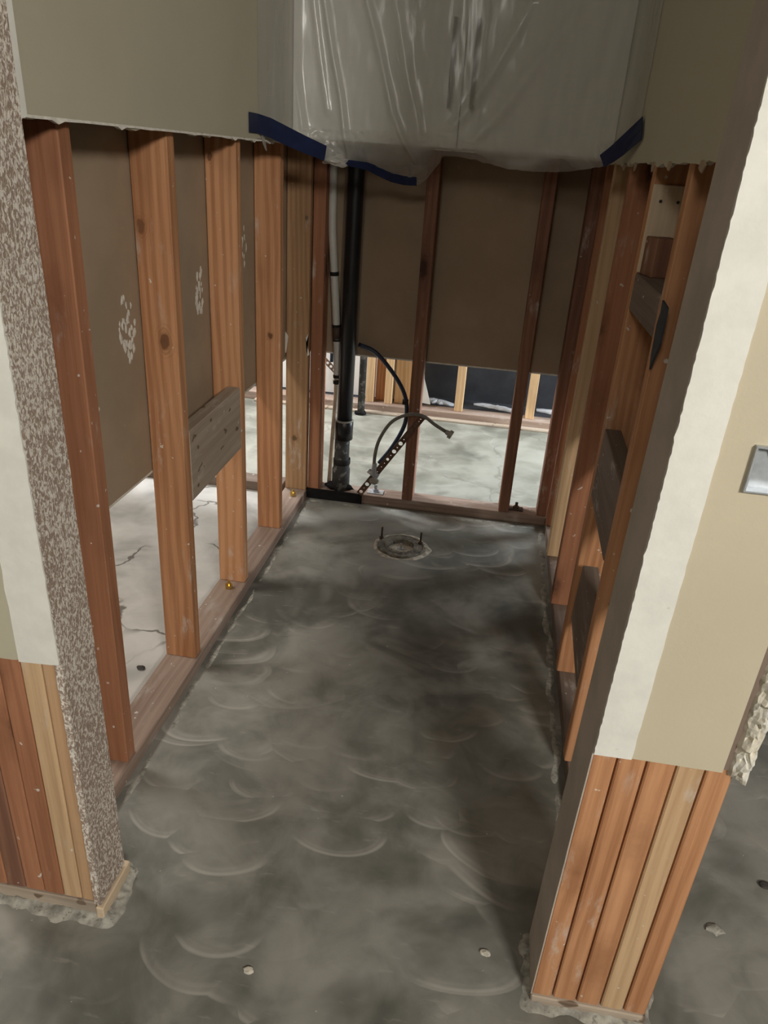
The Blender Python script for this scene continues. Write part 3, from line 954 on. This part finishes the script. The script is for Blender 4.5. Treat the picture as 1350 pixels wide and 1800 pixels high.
cells = [(0.028, 0.0075), (0.016, 0.002), (0.028, 0.0085), (0.016, 0.002), (0.028, 0.003), (0.030, 0.002), (0.026, 0.002), (0.016, 0.002), (0.028, 0.006), (0.016, 0.0025), (0.028, 0.0085), (0.016, 0.0025), (0.028, 0.0085), (0.016, 0.0025), (0.028, 0.0025), (0.030, 0.002), (0.014, 0.003), (0.012, 0.003), (0.012, 0.003), (0.012, 0.003), (0.010, 0.002)]
tot = sum(c[0] for c in cells)
p0 = Vector((-0.462, 2.766, 0.047))
q0 = Vector((-0.226, 2.756, 0.411))
sc_ = (q0 - p0).length / tot
from_bm('strap', strap_bm(p0, q0, 0.026, (0, -1, 0), 0.0022, [(a * sc_, r) for a, r in cells]), M_STRAP, st, p0)

# supply hose
sh = empty('supply_hose', (-0.402, 2.742, 0.15), 'grey braided supply hose curling over the perforated strap', 'hose')
hp = smooth_path([(-0.402, 2.742, 0.155), (-0.402, 2.738, 0.234), (-0.386, 2.735, 0.308), (-0.342, 2.735, 0.383), (-0.278, 2.735, 0.418), (-0.223, 2.735, 0.417), (-0.176, 2.73, 0.390), (-0.130, 2.725, 0.368)], 6)
from_bm('hose', tube_bm(hp, 0.0068, 12), M_HOSE, sh, (-0.3, 2.735, 0.3), True)
nd = (hp[-1] - hp[-3]).normalized()
from_bm('end_nut', tube_bm([hp[-1] - nd * 0.002, hp[-1] + nd * 0.010, hp[-1] + nd * 0.012, hp[-1] + nd * 0.026], [0.009, 0.011, 0.0175, 0.0175], 8), M_NUT, sh, hp[-1])
from_bm('ferrule', tube_bm([(-0.402, 2.742, 0.20), (-0.403, 2.742, 0.150)], 0.0095, 12), M_STEEL, sh, (-0.402, 2.742, 0.18))
vl = empty('stop_valve', (-0.405, 2.75, 0.12), 'small grey shutoff valve with oval handle on the strap', 'valve')
from_bm('valve_body', tube_bm([(-0.425, 2.748, 0.165), (-0.400, 2.748, 0.148), (-0.385, 2.748, 0.140)], [0.012, 0.013, 0.010], 12), M_STEEL, vl, (-0.405, 2.748, 0.15), True)
from_bm('valve_handle', blob_bm((-0.398, 2.728, 0.128), 0.021, 0.1, 2, 3, (0.95, 0.4, 0.75)), M_NUT, vl, (-0.398, 2.728, 0.128), True)

# ------------------------------------------------------------------ closet flange in the floor
cf = empty('closet_flange', (FL.x, FL.y, 0), 'dirty round toilet flange set in the concrete floor', 'drain')
from_bm('ring', lathe_bm([(0.047, -0.06), (0.047, 0.003), (0.049, 0.007), (0.060, 0.007), (0.062, 0.0045), (0.080, 0.0045), (0.083, 0.007), (0.086, 0.003), (0.086, -0.012)], FL, 40, 0.035, 5), M_FLANGE, cf, FL, False)
from_bm('throat_plug', lathe_bm([(0.0, -0.014), (0.018, -0.014), (0.020, -0.022), (0.029, -0.022), (0.032, -0.012), (0.041, -0.012), (0.043, -0.018), (0.043, -0.045)], FL, 32), M_PLUG, cf, FL, True)
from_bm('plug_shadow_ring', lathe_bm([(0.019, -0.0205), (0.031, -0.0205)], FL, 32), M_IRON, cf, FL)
b = tube_bm([FL + Vector((0, 0, -0.022)), FL + Vector((0.0, 0, 0.014))], 0.0045, 10)
tube_bm([FL + Vector((-0.014, 0, -0.010)), FL + Vector((0.014, 0.003, -0.006))], 0.004, 8, b)
from_bm('wing_bolt', b, M_STEEL, cf, FL)
for dx, dy in ((-0.080, 0.040), (0.068, 0.036)):
    p = FL + Vector((dx, dy, 0))
    b = tube_bm([p + Vector((0, 0, -0.01)), p + Vector((0.001, 0.0, 0.052))], 0.0036, 8)
    tube_bm([p + Vector((0, 0, 0.004)), p + Vector((0, 0, 0.012))], 0.008, 6, b)
    tag(from_bm('bolt', b, M_RUST, cf, p), 'rusty upright closet bolt')


def collar_fn(x, y):
    d = math.hypot(x - FL.x, y - FL.y)
    a = math.atan2(y - FL.y, x - FL.x)
    n = mnoise.noise(Vector((x * 40, y * 40, 1)))
    e = 0.105 + 0.022 * mnoise.noise(Vector((math.cos(a) * 1.6, math.sin(a) * 1.6, 4)))
    if d < 0.084:
        return -0.010
    return -0.002 + max(0.0, 1 - abs(d - 0.095) / max(0.004, e - 0.090)) * 0.008 * (0.8 + 0.7 * n)


from_bm('broken_mortar_collar', height_bm(FL.x - 0.14, FL.x + 0.14, FL.y - 0.14, FL.y + 0.14, 64, 64, collar_fn), M_MORTAR_LIGHT, cf, FL, True)

# ------------------------------------------------------------------ cabinet above
cb = empty('wall_cabinet', (-0.198, 2.61, 1.33), 'white two door wall cabinet hung behind the plastic sheet', 'cabinet')
from_bm('body', box_bm((-0.672, 2.470, 1.333), (0.2765, 2.7635, 2.20), 0.002), M_CABINET, cb, (-0.198, 2.61, 1.333))


def door(x0, x1):
    b = bmesh.new()
    z0, z1, f = 1.338, 2.19, 0.055
    yb, yf = 2.4695, 2.452
    for lo, hi in (((x0, yf, z0), (x0 + f, yb, z1)), ((x1 - f, yf, z0), (x1, yb, z1)), ((x0 + f, yf, z0), (x1 - f, yb, z0 + f)), ((x0 + f, yf, z1 - f), (x1 - f, yb, z1))):
        box_bm(lo, hi, bm=b)
    box_bm((x0 + f, yf + 0.007, z0 + f), (x1 - f, yb, z1 - f), bm=b)
    return from_bm('door', b, M_CABINET, cb, ((x0 + x1) / 2, 2.46, z0))


dl = door(-0.670, -0.1745)
dr = door(-0.1715, 0.2745)
for dd, x in ((dl, -0.205), (dr, -0.141)):
    b = tube_bm([(x, 2.424, 1.44), (x, 2.424, 1.66)], 0.0060, 12)
    for z in (1.47, 1.63):
        tube_bm([(x, 2.424, z), (x, 2.453, z)], 0.0045, 8, b)
    tag(from_bm('handle', b, M_HANDLE, dd, (x, 2.43, 1.55), True), 'dark vertical bar handle')

# ------------------------------------------------------------------ plastic sheet + tape
ps = empty('plastic_sheet', (-0.2, 2.4, 1.3), 'clear plastic sheet draped over the cabinet and taped to both walls', 'plastic sheet')
EDGE = [(-0.6745, 2.130, 1.345), (-0.667, 2.20, 1.335), (-0.631, 2.28, 1.316), (-0.562, 2.40, 1.283), (-0.502, 2.48, 1.27), (-0.448, 2.56, 1.263), (-0.385, 2.64, 1.233), (-0.304, 2.68, 1.226), (-0.237, 2.6, 1.29), (-0.208, 2.5, 1.315), (-0.125, 2.48, 1.312), (-0.004, 2.46, 1.292), (0.128, 2.44, 1.294), (0.222, 2.27, 1.312), (0.245, 2.19, 1.325), (0.266, 2.08, 1.350), (0.2768, 1.960, 1.376)]
FRONT = [(-0.6745, 2.128), (-0.668, 2.25), (-0.662, 2.40), (-0.61, 2.432), (-0.52, 2.432), (-0.45, 2.428), (-0.385, 2.425), (-0.304, 2.420), (-0.237, 2.408), (-0.208, 2.405), (-0.125, 2.402), (-0.004, 2.385), (0.10, 2.33), (0.19, 2.235), (0.245, 2.14), (0.268, 2.07), (0.2772, 2.012)]
FOLDS = [([(-0.66, 2.4), (-0.655, 1.516), (-0.632, 1.356)], 0.012, 0.010), ([(-0.62, 2.4), (-0.575, 1.684), (-0.55, 1.564), (-0.521, 1.452), (-0.492, 1.28)], 0.016, 0.009), ([(-0.64, 2.4), (-0.607, 1.683), (-0.588, 1.562), (-0.559, 1.406)], 0.009, 0.010), ([(-0.53, 2.4), (-0.455, 1.689), (-0.417, 1.583), (-0.365, 1.416), (-0.298, 1.29)], 0.014, 0.010), ([(-0.43, 2.4), (-0.376, 1.692), (-0.331, 1.518), (-0.276, 1.348)], 0.010, 0.016), ([(0.30, 1.95), (0.101, 1.645), (0.024, 1.549), (-0.055, 1.433), (-0.127, 1.356)], 0.013, 0.022), ([(0.26, 1.9), (0.208, 1.636), (0.182, 1.529), (0.139, 1.415)], 0.010, 0.020), ([(0.0, 1.7), (-0.097, 1.515), (-0.152, 1.428), (-0.196, 1.382)], 0.010, 0.016)]


def pl(seq, t):
    """piecewise Catmull sample of a list of tuples, t in 0..len-1"""
    n = len(seq)
    i = min(int(t), n - 2)
    f = t - i
    P = [seq[max(i - 1, 0)], seq[i], seq[i + 1], seq[min(i + 2, n - 1)]]
    out = []
    for c in range(len(seq[0])):
        a, b, cc, d = (q[c] for q in P)
        out.append(0.5 * (2 * b + (cc - a) * f + (2 * a - 5 * b + 4 * cc - d) * f * f + (3 * b - a - 3 * cc + d) * f ** 3))
    return out


def fold_x(line, z):
    if z > line[0][1] or z < line[-1][1]:
        return None
    for (xa, za), (xb, zb) in zip(line, line[1:]):
        if zb <= z <= za:
            return xa + (xb - xa) * (za - z) / max(1e-6, za - zb)
    return None


NU, NV = 320, 130
bm = bmesh.new()
G = []
for i in range(NU + 1):
    t = (len(EDGE) - 1) * i / NU
    ex, ey, ez = pl(EDGE, t)
    fx, fy = pl(FRONT, t)
    ez += 0.003 * mnoise.noise(Vector((t * 5, 0, 0)))
    col = []
    for j in range(NV + 1):
        v = j / NV
        # front sheet hangs from the ceiling edge; the lowest stretch tucks under the cabinet
        zt, zk = 2.30, 1.375
        if v < 0.72:
            z = zt + (zk - zt) * (v / 0.72)
            x, y = fx, fy
        else:
            s = (v - 0.72) / 0.28
            P0 = Vector((fx, fy, zk))
            P3 = Vector((ex, ey, ez))
            P1 = Vector((fx, fy - 0.004, zk - 0.040))
            P2 = P3.lerp(P1, 0.45)
            if abs(fx) > 0 and (t > 13.2 or t < 1.0):
                P1 = P0.lerp(P3, 0.35)
                P2 = P0.lerp(P3, 0.7)
            B = P0 * (1 - s) ** 3 + P1 * 3 * s * (1 - s) ** 2 + P2 * 3 * s * s * (1 - s) + P3 * s ** 3
            x, y, z = B
        dy = 0.0
        edge = min(1.0, min(t, len(EDGE) - 1 - t) / 1.2)
        for line, amp, wd in FOLDS:
            lx = fold_x(line, z)
            if lx is not None:
                q = (x - lx) / wd
                if abs(q) < 3:
                    dy -= amp * math.exp(-q * q)
        dy += 0.004 * mnoise.noise(Vector((x * 11, z * 3.0, 3))) + 0.0018 * mnoise.noise(Vector((x * 40, z * 14, 8)))
        if 0.75 < v and 2.0 < t < 5.0:
            dy -= 0.006 * mnoise.noise(Vector((x * 70, z * 60, 1)))
        col.append(bm.verts.new((min(0.2778, max(-0.6752, x)), y + dy * edge, z)))
    G.append(col)
for i in range(NU):
    for j in range(NV):
        bm.faces.new((G[i][j], G[i][j + 1], G[i + 1][j + 1], G[i + 1][j]))
from_bm('sheet', bm, M_SHEET, ps, (-0.2, 2.4, 1.35), True)


def tape(pts, ups, thick=0.0012, label=None):
    b = bmesh.new()
    rows = []
    for p, u in zip(pts, ups):
        p, u = Vector(p), Vector(u)
        rows.append([b.verts.new(p), b.verts.new(p + u * 0.5 + Vector((0.0006, -0.0008, 0))), b.verts.new(p + u)])
    for r0, r1 in zip(rows, rows[1:]):
        for c in range(2):
            b.faces.new((r0[c], r1[c], r1[c + 1], r0[c + 1]))
    bmesh.ops.recalc_face_normals(b, faces=b.faces)
    bmesh.ops.solidify(b, geom=b.faces[:], thickness=thick)
    o_ = from_bm('blue_tape', b, M_TAPE, ps, pts[0])
    if label:
        tag(o_, label)


tape([(-0.6735, 2.046, 1.337), (-0.6735, 2.120, 1.337), (-0.660, 2.185, 1.329), (-0.632, 2.262, 1.312), (-0.60, 2.32, 1.297), (-0.556, 2.385, 1.281)],
     [(0, 0, 0.046), (0, 0, 0.046), (0.002, 0, 0.048), (0.004, 0.0, 0.047), (0.004, 0, 0.045), (0.006, 0, 0.040)], label='long strip of blue painter tape')
tape([(-0.505, 2.455, 1.272), (-0.450, 2.520, 1.262), (-0.425, 2.560, 1.248), (-0.385, 2.60, 1.231), (-0.345, 2.625, 1.224), (-0.305, 2.638, 1.2245)],
     [(0, -0.004, 0.016), (0, -0.008, 0.022), (0, -0.010, 0.028), (0, -0.012, 0.030), (0, -0.014, 0.028), (0, -0.014, 0.026)], label='sagging strip of blue painter tape')
tape([(0.2310, 2.190, 1.313), (0.2480, 2.140, 1.327), (0.2610, 2.085, 1.342), (0.2745, 1.930, 1.372)],
     [(-0.016, -0.004, 0.028), (-0.015, -0.004, 0.034), (-0.013, -0.004, 0.040), (0, 0.045, 0.049)], label='dark blue tape strip on the right wall')
b = blob_bm((-0.530, 2.43, 1.283), 0.030, 0.9, 5, 3, (1.1, 0.6, 0.5))
tag(from_bm('crumple', b, M_SHEET, ps, (-0.53, 2.43, 1.28), False), 'crumpled clump of clear plastic')
pts = [(2.142, 1.336), (2.165, 1.338), (2.185, 1.31), (2.192, 1.296), (2.178, 1.300), (2.155, 1.315)]
from_bm('sheet_flap', prism_bm(pts, 'x', -0.6725, -0.6715), M_SHEET, ps, (-0.672, 2.16, 1.32))

# ------------------------------------------------------------------ far wall beyond the back studs
wf = empty('wall_far', (0, 4.08, 0), 'far stud wall backed with charcoal sheathing beyond the back studs', 'wall', kind='structure')
beam('sill_plate', wf, (-3.0, 4.005, 0), (3.0, 4.105, 0.045), W_PLATE, 'x')
beam('lower_plate', wf, (-1.3, 3.965, 0), (3.0, 4.004, 0.012), W_GREY, 'x')
for x, wd, mt in ((-0.163, 0.046, W_SUN), (0.232, 0.046, W_SUN), (-0.668, 0.044, W_SUN), (-0.560, 0.042, W_SUN), (0.63, 0.042, W_SUN), (1.03, 0.042, W_SUN), (-0.417, 0.008, W_SUN)):
    beam('stud', wf, (x, 4.040, 0.045), (x + wd, 4.100, 2.46), mt)
beam('board', wf, (-0.508, 4.075, 0.045), (-0.418, 4.100, 2.46), W_SUN)
beam('board', wf, (-0.620, 4.092, 0.045), (-0.562, 4.110, 2.46), W_FIR)
from_bm('sheathing', box_bm((-0.40, 4.300, 0.0), (3.0, 4.32, ZC)), M_FELT, wf, (1, 4.31, 0))
from_bm('white_panel', box_bm((-3.0, 4.15, 0.045), (-0.43, 4.17, ZC)), M_WHITEWALL, wf, (-1.5, 4.16, 0))
from_bm('return_panel', box_bm((-0.428, 4.112, 0.045), (-0.41, 4.30, ZC)), W_SUN, wf, (-0.42, 4.2, 0))


def scrap(name, poly, label, seed, z0=0.05, bulge=0.02):
    b = bmesh.new()
    c = Vector((sum(p[0] for p in poly) / len(poly), sum(p[1] for p in poly) / len(poly)))
    rnd_ = random.Random(seed)
    rings = []
    for f_, zz in ((1.0, 0.0), (0.66, 0.6), (0.33, 0.95)):
        rings.append([b.verts.new((c.x + (p[0] - c.x) * f_, c.y + (p[1] - c.y) * f_, z0 + bulge * zz + rnd_.uniform(0, 0.006))) for p in poly])
    top = b.verts.new((c.x, c.y, z0 + bulge))
    n = len(poly)
    for A, B in zip(rings, rings[1:]):
        for i in range(n):
            b.faces.new((A[i], A[(i + 1) % n], B[(i + 1) % n], B[i]))
    for i in range(n):
        b.faces.new((rings[-1][i], rings[-1][(i + 1) % n], top))
    low = [b.verts.new((v.co.x, v.co.y, z0 - 0.004)) for v in rings[0]]
    for i in range(n):
        b.faces.new((rings[0][i], low[i], low[(i + 1) % n], rings[0][(i + 1) % n]))
    b.faces.new(low)
    return tag(from_bm(name, b, M_POLYWHITE, None, (c.x, c.y, z0)), label, 'plastic scrap', 'plastic scraps along the far wall')


def strip_poly(x0, x1, ya, yb, yw0, yw1, n=9):
    top, bot = [], []
    for i in range(n + 1):
        u = i / n
        x = x0 + (x1 - x0) * u
        yc = ya + (yb - ya) * u
        hw = yw0 + (yw1 - yw0) * u
        top.append((x, yc + hw * (0.8 + 0.25 * math.sin(i * 1.9))))
        bot.append((x, yc - hw * (0.8 + 0.25 * math.sin(i * 2.7))))
    return bot + top[::-1]


shell('floor_crawl', (-3.0, 4.105, -0.05), (3.0, 4.299, 0.040), M_FELT, 'dark ledge behind the far sill plate', 'floor')
scrap('plastic_scrap', strip_poly(-0.36, -0.17, 4.205, 4.150, 0.045, 0.020), 'pale plastic scrap behind far plate, left of first bright stud', 3, 0.046, 0.012)
scrap('plastic_scrap', strip_poly(-0.06, 0.20, 4.215, 4.150, 0.012, 0.030), 'long pale plastic scrap between the two bright far studs', 4, 0.046, 0.012)
scrap('plastic_scrap', strip_poly(0.30, 0.52, 4.225, 4.165, 0.014, 0.035), 'pale plastic scrap right of the second bright far stud', 5, 0.046, 0.012)
pts = [(-0.385, 0.07), (-0.30, 0.062), (-0.325, 0.14), (-0.345, 0.20), (-0.350, 0.30), (-0.372, 0.34), (-0.385, 0.36)]
tag(from_bm('torn_wrap', prism_bm(pts, 'y', 4.06, 4.075), M_PVC, None, (-0.35, 4.07, 0.06)), 'torn pale wrap hanging against the dark far sheathing', 'house wrap')

fp = empty('far_pipe', (-0.672, 3.935, 0), 'short dark dirty pipe standing at the far wall', 'pipe')
from_bm('pipe', tube_bm([(-0.672, 3.935, 0.0), (-0.669, 3.935, 1.0), (-0.668, 3.935, 2.4)], 0.020, 18), M_IRON, fp, (-0.67, 3.935, 0.0), True)
from_bm('base_lump', blob_bm((-0.672, 3.932, 0.012), 0.03, 0.4, 8, 2, (1.2, 0.7, 0.5)), M_TAR, fp, (-0.672, 3.93, 0.0), True)
fs = empty('far_strap', (-0.90, 3.98, 0.2), 'dark perforated strap hanging at far left behind white pipe', 'strap')
from_bm('strap', strap_bm((-0.955, 4.10, 0.275), (-0.835, 4.10, 0.165), 0.030, (0, -1, 0), 0.002, [(0.027, 0.008)] * 6), M_STRAP, fs, (-0.9, 4.10, 0.22))
ft = tag(from_bm('far_tube', tube_bm([(-0.885, 4.11, 0.235), (-0.886, 4.11, 0.5), (-0.886, 4.11, 1.2)], 0.010, 12), M_PEX, None, (-0.885, 4.11, 0.235), True), 'blue tube hanging in front of the white far panel', 'tube')

# ------------------------------------------------------------------ debris on the floors


def chip(c, r, seed, label, mat):
    return tag(from_bm('debris_chip', blob_bm(c, r, 0.35, seed, 2, (1.3, 0.9, 0.45)), mat, None, c), label, 'debris')


chip((-0.835, 1.545, 0.004), 0.010, 1, 'dark chip on pale floor beside the second left stud', M_CHIP)
chip((-0.285, 0.800, 0.003), 0.007, 2, 'small pale pebble on the concrete near the bottom of the picture', M_MORTAR_LIGHT)
chip((0.690, 1.175, 0.004), 0.011, 3, 'dark chip on the floor right of the five bare studs', M_CHIP)
chip((0.56, 1.05, 0.003), 0.013, 6, 'pale mortar crumb on the floor right of the five bare studs', M_MORTAR)
chip((0.125, 0.915, 0.003), 0.008, 8, 'pale crumb near the foot of the right jamb', M_MORTAR_LIGHT)
